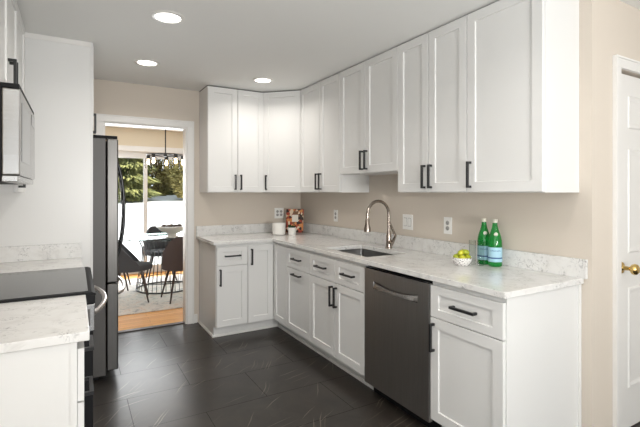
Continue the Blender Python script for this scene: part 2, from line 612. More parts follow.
# white panel door on the right
d = MB().box(DX0 + .006, DX1 - .006, YD + .02, YD + .055, .008, DZ - .012).build('door_1', 'trim', bevel=.001)
struct(d, 'white panel door with a brass knob')
def panel(bx, x0, x1, z0, z1, y):
    loops = []
    for o, yy in ((0, y), (.006, y - .006), (.014, y - .006), (.032, y - .001), (.04, y - .001)):
        loops.append([(x0 + o, yy, z0 + o), (x1 - o, yy, z0 + o), (x1 - o, yy, z1 - o), (x0 + o, yy, z1 - o)])
    bx.loops(loops)
b = MB()
for (xa, xb) in ((DX0 + .15, DX0 + .36), (DX1 - .36, DX1 - .15)):
    for (za, zb) in ((.24, .82), (1.02, 1.62), (1.74, 1.93)):
        panel(b, xa, xb, za, zb, YD + .0195)
b.build('panel', 'trim', d)
b = MB()
kx, kz = DX0 + .062, .945
b.lathe([(.0, .0195), (.034, .0195), (.034, .014), (.030, .006), (.016, .002), (.012, -.006), (.011, -.030), (.018, -.036), (.028, -.044), (.031, -.055), (.028, -.066), (.018, -.073), (.0, -.075)], (kx, YD, kz), 28, axis='y')
k = b.smooth().build('knob', 'brass', d)
k['label'] = 'round brass door knob'
struct(MB().box(DX0, DX0 + .02, YD + .057, YD + .09, 0, DZ).box(DX1 - .02, DX1, YD + .057, YD + .09, 0, DZ).box(DX0 + .02, DX1 - .02, YD + .057, YD + .09, DZ - .02, DZ).build('trim_6', 'trim'), 'white stop of the panel door')

# sliding glass door
sd = struct(bpy.data.objects.new('door_2', None), 'white sliding glass door onto the snowy yard')
COL.objects.link(sd)
b = MB()
y0, y1 = YF + .03, YF + .11
b.box(SX0, SX0 + .04, y0, y1, 0, SZ).box(SX1 - .04, SX1, y0, y1, 0, SZ).box(SX0 + .04, SX1 - .04, y0, y1, SZ - .04, SZ).box(SX0 + .04, SX1 - .04, y0, y1, 0, .03)
b.build('frame', 'trim', sd)
for i, (xa, xb, ya) in enumerate(((SX0 + .04, 1.075, YF + .035), (1.015, SX1 - .04, YF + .075))):
    b = MB()
    s = .06
    b.box(xa, xa + s, ya, ya + .03, .03, SZ - .04).box(xb - s, xb, ya, ya + .03, .03, SZ - .04)
    b.box(xa + s, xb - s, ya, ya + .03, .03, .12).box(xa + s, xb - s, ya, ya + .03, SZ - .11, SZ - .04)
    f = b.build('sash', 'trim', sd)
    MB().box(xa + s, xb - s, ya + .012, ya + .018, .12, SZ - .11).build('pane', 'pane', f)
    if i == 0:
        MB().box(xb - .045, xb - .022, ya - .025, ya,   .9, 1.12).build('handle', 'trim', f, bevel=.004)
# window behind the viewer
wn = struct(bpy.data.objects.new('window_1', None), 'wide window lighting the kitchen')
COL.objects.link(wn)
b = MB()
b.box(-.3, -.24, YS - .08, YS - .04, .6, 2.3).box(2.84, 2.9, YS - .08, YS - .04, .6, 2.3)
for xx in (.76, 1.82):
    b.box(xx - .03, xx + .03, YS - .08, YS - .04, .66, 2.24)
b.box(-.24, 2.84, YS - .08, YS - .04, .6, .66).box(-.24, 2.84, YS - .08, YS - .04, 2.24, 2.3)
wf = b.build('frame', 'trim', wn)
MB().box(-.24, 2.84, YS - .063, YS - .057, .66, 2.24).build('pane', 'pane', wn)

wn = struct(bpy.data.objects.new('fill_window', None), 'unseen side window added to light the kitchen')
COL.objects.link(wn)  # this side window is unseen, added to light the facing cabinet fronts
b = MB()
b.box(XL - .08, XL - .04, -1.95, -1.89, .55, 2.3).box(XL - .08, XL - .04, .39, .45, .55, 2.3).box(XL - .08, XL - .04, -1.89, .39, .55, .61).box(XL - .08, XL - .04, -1.89, .39, 2.24, 2.3).box(XL - .08, XL - .04, -.78, -.72, .61, 2.24)
b.build('frame', 'trim', wn)
MB().box(XL - .063, XL - .057, -1.89, .39, .61, 2.24).build('pane', 'pane', wn)

# ------------------------------------------------------------------ cabinets
def shaker_mesh(w, h, stile=.057, rail=.057, t=.019, rec=.0085):
    b = MB()
    def rect(ox, oz, y):
        return [(ox, y, oz), (w - ox, y, oz), (w - ox, y, h - oz), (ox, y, h - oz)]
    b.loops([rect(0, 0, 0), rect(0, 0, -t + .0015), rect(.0015, .0015, -t), rect(stile, rail, -t), rect(stile + .0025, rail + .0025, -t + rec)])
    return b

def pull(vertical, cx, cz, L=.155, y=-.019):
    s, pr = .0066, .035
    b = MB()
    h = L / 2
    if vertical:
        b.box(cx - s, cx + s, y - pr, y - pr + 2 * s, cz - h, cz + h)
        for q in (-1, 1):
            zc = cz + q * (h - s)
            b.box(cx - s, cx + s, y - pr + 2 * s, y, zc - s, zc + s)
    else:
        b.box(cx - h, cx + h, y - pr, y - pr + 2 * s, cz - s, cz + s)
        for q in (-1, 1):
            xc = cx + q * (h - s)
            b.box(xc - s, xc + s, y - pr + 2 * s, y, cz - s, cz + s)
    return b

G = .0026  # half gap between fronts
def front(parent, name, x0, x1, z0, z1, hv=None, hx=0, hz=0, rail=.057, stile=.057, org=(0, 0), rz=0):
    """a shaker front in the cabinet's own frame; hv 'v'/'h' gives its pull at (hx, hz) in cabinet coordinates"""
    o = shaker_mesh(x1 - x0 - 2 * G, z1 - z0 - 2 * G, stile, rail).build(name, 'cabinet', parent)
    a = R(rz)
    lx, ly = x0 + G, -.001
    o.location = (org[0] + lx * math.cos(a) - ly * math.sin(a), org[1] + lx * math.sin(a) + ly * math.cos(a), z0 + G)
    o.rotation_euler = (0, 0, a)
    if hv:
        pull(hv == 'v', hx - x0 - G, hz - z0 - G).build('handle', 'black', o, bevel=.001, segs=1)['label'] = 'black bar pull'
    return o

def base_body(parent, w, d=.61, h=.884, toe=.10, setback=.07):
    MB().box(.0005, w - .0005, 0, d - .002, toe, h - .001).build('carcass', 'cabinet', parent)
    MB().box(.0005, w - .0005, setback, setback + .016, 0, toe - .0005).build('toe_kick', 'cabinet', parent)

UZ0, UZ1 = 1.37, 2.430
def upper(label, origin, rz, w, doors, z0=UZ0, z1=UZ1, d=.305, group=None):
    e = empty('wall_cabinet', label, 'cabinet', (*origin, z0), rz, group)
    h = z1 - z0
    MB().box(.0005, w - .0005, 0, d - .001, 0, h).build('carcass', 'cabinet', e)
    MB().box(.0005, w - .0005, .004, d - .001, h + .0005, ZC - z0 - .0005).build('top_shade_strip', 'gap', e)  # dark strip painted as the shadow line between cabinet and ceiling
    for (a, c, side) in doors:
        hx = a + .030 if side == 'l' else c - .030
        front(e, 'door', a, c, .002, h, 'v', hx, .105)
    return e

GU = 'white shaker wall cabinets'
# right wall run, nearest first
Y1, Y2, Y3, Y4, Y5 = 1.267, 1.743, 2.365, 3.14, 3.900
XU = XR - .305
c1 = upper('tall single-door white wall cabinet at the near end of the run above the green bottles', (XU, Y2), -90, Y2 - Y1, [(0, Y2 - Y1, 'l')], group=GU)
c2 = upper('tall two-door white wall cabinet between the single-door end cabinet and the sink', (XU, Y3), -90, Y3 - Y2, [(0, .305, 'r'), (.305, Y3 - Y2, 'l')], group=GU)
c3 = upper('shorter two-door white wall cabinet raised over the sink and faucet', (XU, Y4), -90, Y4 - Y3, [(0, .375, 'r'), (.375, Y4 - Y3, 'l')], z0=1.525, group=GU)
c4 = upper('tall two-door white wall cabinet between the angled corner cabinet and the sink', (XU, Y5), -90, Y5 - Y4, [(0, .406, 'r'), (.406, Y5 - Y4, 'l')], group=GU)
# back wall
XB0, XB1 = 1.14, 1.735
cb = upper('two-door white wall cabinet on the doorway wall between doorway and corner', (XB0, YB - .305), 0, XB1 - XB0, [(0, .31, 'r'), (.31, XB1 - XB0, 'l')], group=GU)
# angled corner cabinet
e = empty('wall_cabinet', 'white corner wall cabinet with one door set at an angle', 'cabinet', (XB1, YB - .305, UZ0), 0, GU)
poly = [(XB1 + .001, YB - .001), (XB1 + .001, YB - .305), (XU, Y5 + .001), (XR - .001, Y5 + .001), (XR - .001, YB - .001)]
MB().prism(poly, UZ0, UZ1).build('carcass', 'cabinet', e, off=e.location)
MB().prism([(x, y + .003) if i == 1 else (x, y) for i, (x, y) in enumerate(poly)], UZ1 + .0005, ZC - .0005).build('top_shade_strip', 'gap', e, off=e.location)  # same painted shadow line above the corner cabinet
dl = math.hypot(XU - XB1, .305)
front(e, 'door', .010, dl - .010, .002, UZ1 - UZ0, 'v', .050, .105, rz=-45, org=(0, -.0))

# base cabinets, right wall
XF = XR - .61
B1, B2, B3, B4 = 1.267, 1.734, 2.345, 3.128
B5 = 3.592
DRZ0, DRZ1, DOZ0 = .680, .858, .108
GB = 'white shaker base cabinets'
def base(label, origin, rz, w):
    return empty('base_cabinet', label, 'cabinet', (*origin, 0), rz, GB)
e = base('white base cabinet with one drawer over one door at the near end beside the dishwasher', (XF, B2), -90, 0)
wd = B2 - B1
base_body(e, wd)
front(e, 'drawer', 0, wd, DRZ0, DRZ1, 'h', wd / 2 + .01, .772, rail=.045)
front(e, 'door', 0, wd, DOZ0, DRZ0, 'v', .030, .572)
MB().box(wd, wd + .004, -.001, .585, 0, .883).build('end_panel', 'cabinet', e)
MB().box(wd, wd + .012, .585, .608, 0, .883).build('scribe_strip', 'cabinet', e)

e = base('white sink base cabinet with two false drawers over a pair of doors', (XF, B4), -90, 0)
wd = B4 - B3
# hollow carcass so that the sink bowl hangs inside it
b = MB()
b.box(.0005, .016, 0, .608, .1, .883).box(wd - .016, wd - .0005, 0, .608, .1, .883).box(.016, wd - .016, .59, .608, .1, .883)
b.box(.016, wd - .016, 0, .59, .1, .116).box(.016, wd - .016, 0, .016, .116, .883)
b.build('carcass', 'cabinet', e)
MB().box(.0005, wd - .0005, .07, .086, 0, .0995).build('toe_kick', 'cabinet', e)
for i in range(2):
    front(e, 'false_drawer', i * wd / 2, (i + 1) * wd / 2, DRZ0, DRZ1, 'h', (i + .5) * wd / 2, .772, rail=.045)
front(e, 'door', 0, wd / 2, DOZ0, DRZ0, 'v', wd / 2 - .030, .575)
front(e, 'door', wd / 2, wd, DOZ0, DRZ0, 'v', wd / 2 + .030, .575)

e = base('white pull-out base cabinet with level handles on drawer and door beside the sink base', (XF, B5), -90, 0)
wd = B5 - B4
base_body(e, wd)
front(e, 'drawer', 0, wd, DRZ0, DRZ1, 'h', wd / 2, .772, rail=.045)
front(e, 'door', 0, wd, DOZ0, DRZ0, 'h', wd / 2, .632)

# L-shaped corner base: doors on both legs of the inner corner
XC0 = 1.445
YFB = YB - .61
e = empty('base_cabinet', 'white L-shaped corner base cabinet with two narrow doors meeting at the inner corner', 'cabinet', (XC0, YFB, 0), 0, GB)
xs, ys = [XC0 + .0005, XF, XR - .002], [B5 + .0005, YFB, YB - .002]
MB().cells(xs, ys, lambda i, j: not (i == 0 and j == 0), .1, .883).build('carcass', 'cabinet', e, off=e.location)
xs, ys = [XC0 + .0005, XF + .07, XR - .3], [B5 + .0005, YFB + .07, YB - .3]
MB().cells(xs, ys, lambda i, j: not (i == 0 and j == 0), 0, .0995).build('toe_kick', 'cabinet', e, off=e.location)
front(e, 'door', 0, XF - XC0 - .022, DOZ0, DRZ1, 'v', .036, .748)
front(e, 'door', 0.022, YFB - B5, DOZ0, DRZ1, org=(XF - XC0, 0), rz=-90)

e = base('narrow white base cabinet with one drawer over one door beside the doorway', (XB0, YFB), 0, 0)
wd = XC0 - XB0
base_body(e, wd)
front(e, 'drawer', 0, wd, DRZ0, DRZ1, 'h', wd / 2, .772, rail=.045)
front(e, 'door', 0, wd, DOZ0, DRZ0, 'v', .032, .575)
b = MB()
pr = [(XB0 - .004, YB - .003), (XB0 - .004, YFB + .066), (XB0, YFB + .066), (XB0, YB - .003)]
b.prism(pr, 0, .1)
b.prism([(XB0 - .004, YB - .003), (XB0 - .004, YFB - .0), (XB0, YFB - .0), (XB0, YB - .003)], .1, .883)
b.build('end_panel', 'cabinet', e, off=e.location)
# shoe moulding along the toe kicks
def qr(name, pts, label, h=.019, t=.013):
    """moulding following a polyline of (x, y); it lies on the side given by the polyline's left"""
    rings = []
    P = [Vector((x, y)) for x, y in pts]
    prof = [(0, 0), (t, 0), (t, h * .55), (t * .62, h * .92), (0, h)]
    for i, p in enumerate(P):
        d0 = (P[i] - P[i - 1]).normalized() if i else (P[1] - P[0]).normalized()
        d1 = (P[i + 1] - P[i]).normalized() if i < len(P) - 1 else d0
        n0, n1 = Vector((-d0.y, d0.x)), Vector((-d1.y, d1.x))
        nn = (n0 + n1)
        nn = nn / (nn.length_squared / 2) if nn.length > 1e-6 else n0
        rings.append([(p.x + nn.x * q, p.y + nn.y * q, z + .0005) for q, z in prof])
    return struct(MB().loops(rings).build(name, 'trim'), label)
tk = .0695
qr('trim_7', [(XF + tk, B3 - .004), (XF + tk, YFB + tk), (XB0 - .0045, YFB + tk), (XB0 - .0045, YB - .02)], 'white shoe moulding along the toe kicks of the base cabinets')

# ------------------------------------------------------------------ dishwasher
e = empty('dishwasher', 'dark stainless dishwasher with a pocket handle between the white base cabinets', 'dishwasher', (XF, B3, 0), -90)
wd = B3 - B2
MB().box(.004, wd - .004, .002, .58, .1, .868).build('tub_casing', 'blackplastic', e)
MB().box(.004, wd - .004, .05, .066, 0, .0995).build('toe_plate', 'blackplastic', e)
# door with a recessed pocket
px0, px1, pz0, pz1 = wd / 2 - .205, wd / 2 + .213, .730, .781
b = MB()
zs = [.085, pz0, pz1, .858]
xs = [.004, px0, px1, wd - .004]
yf, yb = -.026, 0.0015
def grid_front():
    V = {}
    def v(i, k):
        if (i, k) not in V:
            V[(i, k)] = b.bm.verts.new((xs[i], yf, zs[k]))
        return V[(i, k)]
    for i in range(3):
        for k in range(3):
            if (i, k) != (1, 1):
                b.bm.faces.new((v(i, k), v(i + 1, k), v(i + 1, k + 1), v(i, k + 1)))
    back = [b.bm.verts.new((x, yb, z)) for x, z in ((xs[0], zs[0]), (xs[3], zs[0]), (xs[3], zs[3]), (xs[0], zs[3]))]
    b.bm.faces.new(back[::-1])
    bot = [v(0, 0), v(1, 0), v(2, 0), v(3, 0)]
    top = [v(0, 3), v(1, 3), v(2, 3), v(3, 3)]
    le = [v(0, 0), v(0, 1), v(0, 2), v(0, 3)]
    ri = [v(3, 0), v(3, 1), v(3, 2), v(3, 3)]
    b.bm.faces.new(bot[::-1] + [back[0], back[1]])
    b.bm.faces.new(top + [back[2], back[3]])
    b.bm.faces.new(le + [back[3], back[0]])
    b.bm.faces.new(ri[::-1] + [back[1], back[2]])
    # pocket
    q = [b.bm.verts.new((x, -.003, z)) for x, z in ((px0, pz0), (px1, pz0), (px1, pz1), (px0, pz1))]
    fr = [v(1, 1), v(2, 1), v(2, 2), v(1, 2)]
    for i in range(4):
        b.bm.faces.new((fr[i], fr[(i + 1) % 4], q[(i + 1) % 4], q[i]))
    b.bm.faces.new(q)
grid_front()
dd = b.build('door', 'steel', e)
b = MB()
rings = []
for i in range(17):
    f = i / 16
    x = px0 + .001 + (px1 - px0 - .002) * f
    bow = 4 * f * (1 - f)
    zt = pz1 - .004 - .020 * bow
    zb_ = pz0 + .001
    rings.append([(x, -.0265, zb_), (x, -.0275 - .006 * bow, zb_ + .005), (x, -.020 - .006 * bow, zt - .004), (x, -.012 - .004 * bow, zt), (x, -.0035, zt), (x, -.0035, zb_)])
hd = b.loops(rings).smooth().build('handle', 'steelbright', dd)
hd['label'] = 'bright bowed handle across the pocket'
MB().box(.012, wd - .012, -.024, -.004, .859, .868).build('control_strip', 'blackglass', e)

# ------------------------------------------------------------------ worktops
CT0, CT1 = .884, .914
SXa, SXb, SYa, SYb = 1.785, 2.155, 2.415, 2.995
e = empty('countertop', 'speckled white quartz L-shaped countertop with low backsplash holding the sink', 'countertop', (1.695, 3.86, CT0))
xs = [1.105, 1.695, SXa, SXb, XR - .001]
ys = [1.243, SYa, SYb, 3.858, YB - .001]
def cfill(i, j):
    if i == 0:
        return j == 3
    return not (i == 2 and j == 1)
MB().cells(xs, ys, cfill, CT0, CT1).build('worktop', 'quartz', e, off=e.location, bevel=.002, segs=1)
MB().box(XR - .0215, XR - .0015, 1.222, YB - .022, CT1, 1.016).build('backsplash', 'quartz', e, off=e.location, bevel=.0015, segs=1)
MB().box(1.105, XR - .0015, YB - .0215, YB - .0015, CT1, 1.016).build('backsplash', 'quartz', e, off=e.location, bevel=.0015, segs=1)

# ------------------------------------------------------------------ sink
e = empty('sink', 'undermount stainless sink below the gooseneck faucet', 'sink', ((SXa + SXb) / 2, (SYa + SYb) / 2, .70))
b = MB()
def rrect(x0, x1, y0, y1, r, z, n=5):
    out = []
    for (cx, cy, a0) in ((x1 - r, y1 - r, 0), (x0 + r, y1 - r, 90), (x0 + r, y0 + r, 180), (x1 - r, y0 + r, 270)):
        for k in range(n + 1):
            a = R(a0 + 90 * k / n)
            out.append((cx + r * math.cos(a), cy + r * math.sin(a), z))
    return out
o = .004
b.loops([rrect(SXa - .018, SXb + .018, SYa - .018, SYb + .018, .03, .883),
         rrect(SXa - o, SXb + o, SYa - o, SYb + o, .018, .883),
         rrect(SXa - o + .003, SXb + o - .003, SYa - o + .003, SYb + o - .003, .018, .75),
         rrect(SXa + .015, SXb - .015, SYa + .015, SYb - .015, .03, .718),
         rrect(SXa + .10, SXb - .10, SYa + .16, SYb - .16, .03, .712)], False, True)
b.smooth().build('basin', 'steelsink', e, off=e.location)
MB().lathe([(.0, .0), (.028, .0), (.040, .003), (.042, .006), (.03, .006), (.0, .004)], ((SXa + SXb) / 2, (SYa + SYb) / 2, .7125), 24).smooth().build('drain', 'steelbright', e, off=e.location)

# ------------------------------------------------------------------ faucet
FX, FY = 2.225, 2.715
e = empty('faucet', 'gooseneck pull-down faucet in warm brushed nickel beside the sink', 'faucet', (FX, FY, CT1))
b = MB()
b.lathe([(.030, 0), (.030, .006), (.024, .011), (.0225, .03), (.021, .10), (.0165, .125), (.014, .14)], (FX, FY, CT1 + .0005), 24)
b.smooth().build('body', 'nickel', e, off=e.location)
path = [(FX, FY, CT1 + .13), (FX, FY, CT1 + .20), (FX, FY, CT1 + .26)]
rr = .108
for k in range(1, 15):
    a = PI * k / 14 * 1.02
    path.append((FX - rr + rr * math.cos(a), FY, CT1 + .275 + rr * math.sin(a) * 1.03))
lx, ly, lz = path[-1]
path.append((lx - .001, ly, lz - .035))
MB().tube(path, .0125, 14).smooth().build('spout', 'nickel', e, off=e.location)
hp = path[-1]
MB().lathe([(.0125, .016), (.017, .008), (.018, -.03), (.027, -.060), (.027, -.088), (.0, -.088)], hp, 20).smooth().build('spray_head', 'nickel', e, off=e.location)
b = MB()
b.tube([(FX, FY - .014, CT1 + .050), (FX, FY - .046, CT1 + .056)], .0185, 14)
b.tube([(FX, FY - .030, CT1 + .022), (FX - .002, FY - .056, CT1 + .062), (FX - .006, FY - .088, CT1 + .108), (FX - .004, FY - .066, CT1 + .140), (FX - .002, FY - .030, CT1 + .190), (FX, FY - .010, CT1 + .225)], [.012, .0125, .0115, .0095, .008, .006], 10)
b.smooth().build('lever', 'nickel', e, off=e.location)

# ------------------------------------------------------------------ wall outlets and switches
def plate(label, kind, loc, rz, wdt, hgt, gangs, typ, nm='outlet'):
    e = empty(nm, label, kind, loc, rz, 'wall plates above the counters')
    MB().box(-wdt / 2, wdt / 2, -.006, -.0005, -hgt / 2, hgt / 2).build('cover_plate', 'plate', e, bevel=.002)
    for g in range(gangs):
        cx = (g - (gangs - 1) / 2) * .046
        if typ == 'outlet':
            for s in (-1, 1):
                cz = s * .0195
                q = MB().lathe([(.0, -.009), (.016, -.009), (.0165, -.0055)], (cx, 0, cz), 20, axis='y').build('receptacle', 'receptacle', e)
                MB().box(cx - .0075, cx - .0055, -.0096, -.0091, cz - .004, cz + .006).box(cx + .0055, cx + .0075, -.0096, -.0091, cz - .004, cz + .006).lathe([(.0, -.0096), (.0025, -.0096), (.0025, -.0091)], (cx, 0, cz - .009), 10, axis='y').build('slots', 'blackplastic', q)
        else:
            MB().box(cx - .0165, cx + .0165, -.0075, -.006, -.034, .034).build('rocker_frame', 'gapgrey', e)
            MB().box(cx - .0145, cx + .0145, -.0105, -.0076, -.031, .031).build('rocker', 'plate', e, bevel=.001)
    return e
M['gapgrey'] = mat('switch_bezel', (0.22, 0.215, 0.21), 0.5)
M['receptacle'] = mat('receptacle_face', (0.42, 0.41, 0.39), 0.45)
plate('white duplex outlet on the wall behind the green bottles, nearest of the plates', 'outlet', (XR, 2.190, 1.13), -90, .075, .122, 1, 'outlet')
plate('white double rocker switch plate beside the faucet', 'switch', (XR, 2.618, 1.13), -90, .118, .122, 2, 'switch', 'light_switch')
plate('small white outlet plate on the sink wall between faucet and corner', 'outlet', (XR, 3.714, 1.13), -90, .075, .122, 1, 'outlet')
plate('white double outlet plate on the doorway wall above the white canister', 'outlet', (2.062, YB, 1.13), 0, .118, .122, 2, 'outlet')

# ------------------------------------------------------------------ left side: base cabinet, range, counters
LX = XL + .61
RY0, RY1 = 2.165, 2.915
LN0 = 1.60
e = base('white drawer base cabinet in front of the range with a finished end panel', (LX, LN0), 90, 0)
wd = RY0 - .004 - LN0
base_body(e, wd)
front(e, 'drawer', 0, wd, DRZ0, DRZ1, 'h', wd / 2 - .02, .790, rail=.045)
front(e, 'drawer', 0, wd, .395, DRZ0, 'h', wd / 2 - .02, .625)
front(e, 'drawer', 0, wd, DOZ0, .395, 'h', wd / 2 - .02, .34)
MB().box(-.004, 0, 0.001, .607, 0, .883).box(-.008, -.004, .0011, .020, 0, .883).build('end_panel', 'cabinet', e)
e = base('white base cabinet between range and tall refrigerator panel', (LX, RY1 + .004), 90, 0)
wd = 3.425 - RY1 - .004
base_body(e, wd)
front(e, 'drawer', 0, wd, DRZ0, DRZ1, 'h', wd / 2, .772, rail=.045)
front(e, 'door', 0, wd, DOZ0, DRZ0, 'v', .03, .575)
del e['group']

o = MB().box(XL + .001, .042, 1.582, RY0 - .003, CT0, CT1).build('countertop', 'quartz', bevel=.002, segs=1)
tag(o, 'short speckled quartz countertop in front of the black glass range', 'countertop')
e = empty('countertop', 'speckled quartz countertop with low side splash between range and tall panel', 'countertop', (XL, RY1, CT0))
MB().box(XL + .001, .042, RY1 + .003, 3.424, CT0, CT1).build('worktop', 'quartz', e, off=e.location, bevel=.002, segs=1)
MB().box(XL + .001, .042, 3.404, 3.424, CT1 + .0002, 1.016).build('side_splash', 'quartz', e, off=e.location, bevel=.0015, segs=1)

# range
e = empty('range', 'slide-in range with black glass cooktop and bowed silver oven handle', 'range', (XL, RY0, 0))
O = e.location
MB().box(XL + .01, .025, RY0 + .001, RY1 - .001, .06, .905).build('body', 'blackplastic', e, off=O)
b = MB()
b.loops([[(XL + .005, RY0 - .001, .906), (.082, RY0 - .001, .906), (.082, RY1 + .001, .906), (XL + .005, RY1 + .001, .906)],
         [(XL + .005, RY0 - .001, .919), (.082, RY0 - .001, .915), (.082, RY1 + .001, .915), (XL + .005, RY1 + .001, .919)],
         [(XL + .008, RY0 + .002, .922), (.066, RY0 + .002, .922), (.066, RY1 - .002, .922), (XL + .008, RY1 - .002, .922)]])
ck = b.build('cooktop_rim', 'blackplastic', e, off=O)
MB().box(XL + .02, .052, RY0 + .022, RY1 - .014, .9222, .9236).build('glass_top', 'blackglass', ck, off=O)
MB().box(.0255, .080, RY0, RY1, .868, .9055).build('control_panel', 'blackplastic', e, off=O, bevel=.003)
od = MB().box(.0255, .072, RY0 + .002, RY1 - .002, .235, .745).build('oven_door', 'blackplastic', e, off=O, bevel=.003)
MB().box(.0255, .078, RY0 + .002, RY1 - .002, .7455, .8655).build('door_top_rail', 'steellight', od, off=O, bevel=.003)
MB().box(.034, .060, RY0 - .0005, RY0 + .0015, .77, .845).build('rail_end_inlay', 'greyside', od, off=O)
MB().box(.0722, .0745, RY0 + .09, RY1 - .09, .33, .66).build('oven_window', 'blackglass', od, off=O)
MB().box(.0255, .072, RY0 + .002, RY1 - .002, .065, .228).build('bottom_drawer', 'blackplastic', e, off=O, bevel=.003)
b = MB()
pts = []
for k in range(17):
    f = k / 16
    pts.append((.074 + .064 * (1 - (2 * f - 1) ** 2), RY0 + .04 + (RY1 - RY0 - .08) * f, .815))
b.tube(pts, .0115, 12)
hd = b.smooth().build('handle', 'quiltmetal', od, off=O)
hd['label'] = 'bowed silver bar handle'
for cx, cy in ((XL + .08, RY0 + .06), (XL + .08, RY1 - .06), (-.04, RY0 + .06), (-.04, RY1 - .06)):
    MB().lathe([(.018, 0), (.018, .0595)], (cx, cy, .0003), 12).build('foot', 'blackplastic', e, off=O)

# uppers, microwave
e = upper('short two-door white wall cabinet above the microwave', (XL + .305, RY0), 90, RY1 - RY0, [(0, (RY1 - RY0) / 2, 'r'), ((RY1 - RY0) / 2, RY1 - RY0, 'l')], z0=1.832, group='white shaker wall cabinets')
upper('white wall cabinet between the microwave and the tall refrigerator panel', (XL + .305, RY1 + .001), 90, 3.424 - RY1 - .002, [(0, .40, 'l'), (.40, 3.424 - RY1 - .002, 'r')][:1], group='white shaker wall cabinets')
e = empty('microwave', 'stainless over-range microwave mounted under the short wall cabinet', 'microwave', (XL, RY0, 1.415))
O = e.location
MZ0, MZ1 = 1.415, 1.826
MB().box(XL + .002, -.262, RY0 + .004, RY1 - .004, MZ0, MZ1).build('body', 'blackplastic', e, off=O)
MB().box(-.2618, -.198, RY0 + .004, RY0 + .5, MZ0 + .028, MZ1 - .02).build('door', 'steellight', e, off=O, bevel=.006)
MB().box(-.2618, -.198, RY0 + .503, RY1 - .004, MZ0 + .028, MZ1 - .02).build('control_panel', 'steellight', e, off=O, bevel=.006)
MB().box(-.198, -.1965, RY0 + .06, RY0 + .42, MZ0 + .09, MZ1 - .07).build('door_window', 'blackglass', e, off=O)
MB().box(-.198, -.1965, RY0 + .53, RY1 - .03, MZ1 - .10, MZ1 - .045).build('display', 'blackglass', e, off=O)
MB().box(-.2618, -.205, RY0 + .004, RY1 - .004, MZ0, MZ0 + .026).build('bottom_vent', 'steellight', e, off=O, bevel=.003)
MB().box(-.2618, -.202, RY0 + .004, RY1 - .004, MZ1 - .018, MZ1).build('top_vent', 'blackplastic', e, off=O)

# tall refrigerator panel
e = empty('refrigerator_enclosure', 'tall white end panel standing between counter and refrigerator', 'panel', (XL, 3.44, 0))
O = e.location
MB().box(XL + .001, .099, 3.428, 3.447, 0, ZC - .001).build('panel', 'cabinet', e, off=O)
MB().box(.1, .112, 3.426, 3.449, 0, ZC - .001).build('edge_strip', 'cabinet', e, off=O)
MB().box(XL + .306, .099, 3.422, 3.4275, ZC - .036, ZC - .001).build('top_trim', 'trim', e, off=O, bevel=.001)

# cabinet over the refrigerator
FY0, FY1 = 3.462, 4.372
e = empty('wall_cabinet', 'deep two-door white cabinet above the refrigerator', 'cabinet', (XL + .70, 3.451, 1.835), 90, 'white shaker wall cabinets')
wd = 4.40 - 3.451
MB().box(.0005, wd, 0, .699, 0, UZ1 - 1.835).build('carcass', 'cabinet', e)
MB().box(.0005, wd, .004, .699, UZ1 - 1.835 + .0005, ZC - 1.835 - .0005).build('top_shade_strip', 'gap', e)  # painted shadow line again, above the refrigerator cabinet
front(e, 'door', 0, wd / 2, .002, UZ1 - 1.835, 'v', wd / 2 - .03, .10)
front(e, 'door', wd / 2, wd, .002, UZ1 - 1.835, 'v', wd / 2 + .03, .10)

# refrigerator
e = empty('refrigerator', 'dark stainless french-door refrigerator beside the doorway', 'refrigerator', (XL + .04, FY0, 0))
O = e.location
MB().box(XL + .04, .196, FY0, FY1, .03, 1.765).build('body', 'greyside', e, off=O, bevel=.004)
MB().box(XL + .08, .15, FY0 + .03, FY1 - .03, .0005, .0295).build('base_grille', 'blackplastic', e, off=O)
ym = (FY0 + FY1) / 2
for k, (ya, yb) in enumerate(((FY0, ym - .003), (ym + .003, FY1))):
    dr = MB().box(.203, .279, ya, yb,   .705, 1.765).build('door', 'steelfridge', e, off=O, bevel=.008)
    hy = ym - .045 if k == 0 else ym + .045
    pts = []
    for i in range(19):
        f = i / 18
        pts.append((.286 + .070 * (1 - (2 * f - 1) ** 2) ** .75, hy, .80 + .86 * f))
    pts = [(.276, hy, .80)] + pts + [(.276, hy, 1.66)]
    MB().tube(pts, .0125, 10).smooth().build('handle', 'handledark', dr, off=O)['label'] = 'long bowed dark handle'
    MB().box(.10, .275, ya + .02, ya + .10 if k == 0 else yb - .02, 1.7655, 1.79).build('hinge_cover', 'blackplastic', e, off=O, bevel=.003) if k == 0 else MB().box(.10, .275, yb - .10, yb - .02, 1.7655, 1.79).build('hinge_cover', 'blackplastic', e, off=O, bevel=.003)
dr = MB().box(.203, .279, FY0, FY1, .06, .698).build('freezer_drawer', 'steelfridge', e, off=O, bevel=.008)
pts = [(.276, FY0 + .07, .615)]
for i in range(15):
    f = i / 14
    pts.append((.290 + .062 * (1 - (2 * f - 1) ** 2) ** .7, FY0 + .07 + (FY1 - FY0 - .14) * f, .615))
pts.append((.276, FY1 - .07, .615))
MB().tube(pts, .014, 10).smooth().build('handle', 'quiltmetal', dr, off=O)['label'] = 'bowed silver freezer handle'
MB().box(XL + .05, .19, FY0 + .01, FY1 - .01, 1.7655, 1.772).build('top_cover', 'blackplastic', e, off=O)

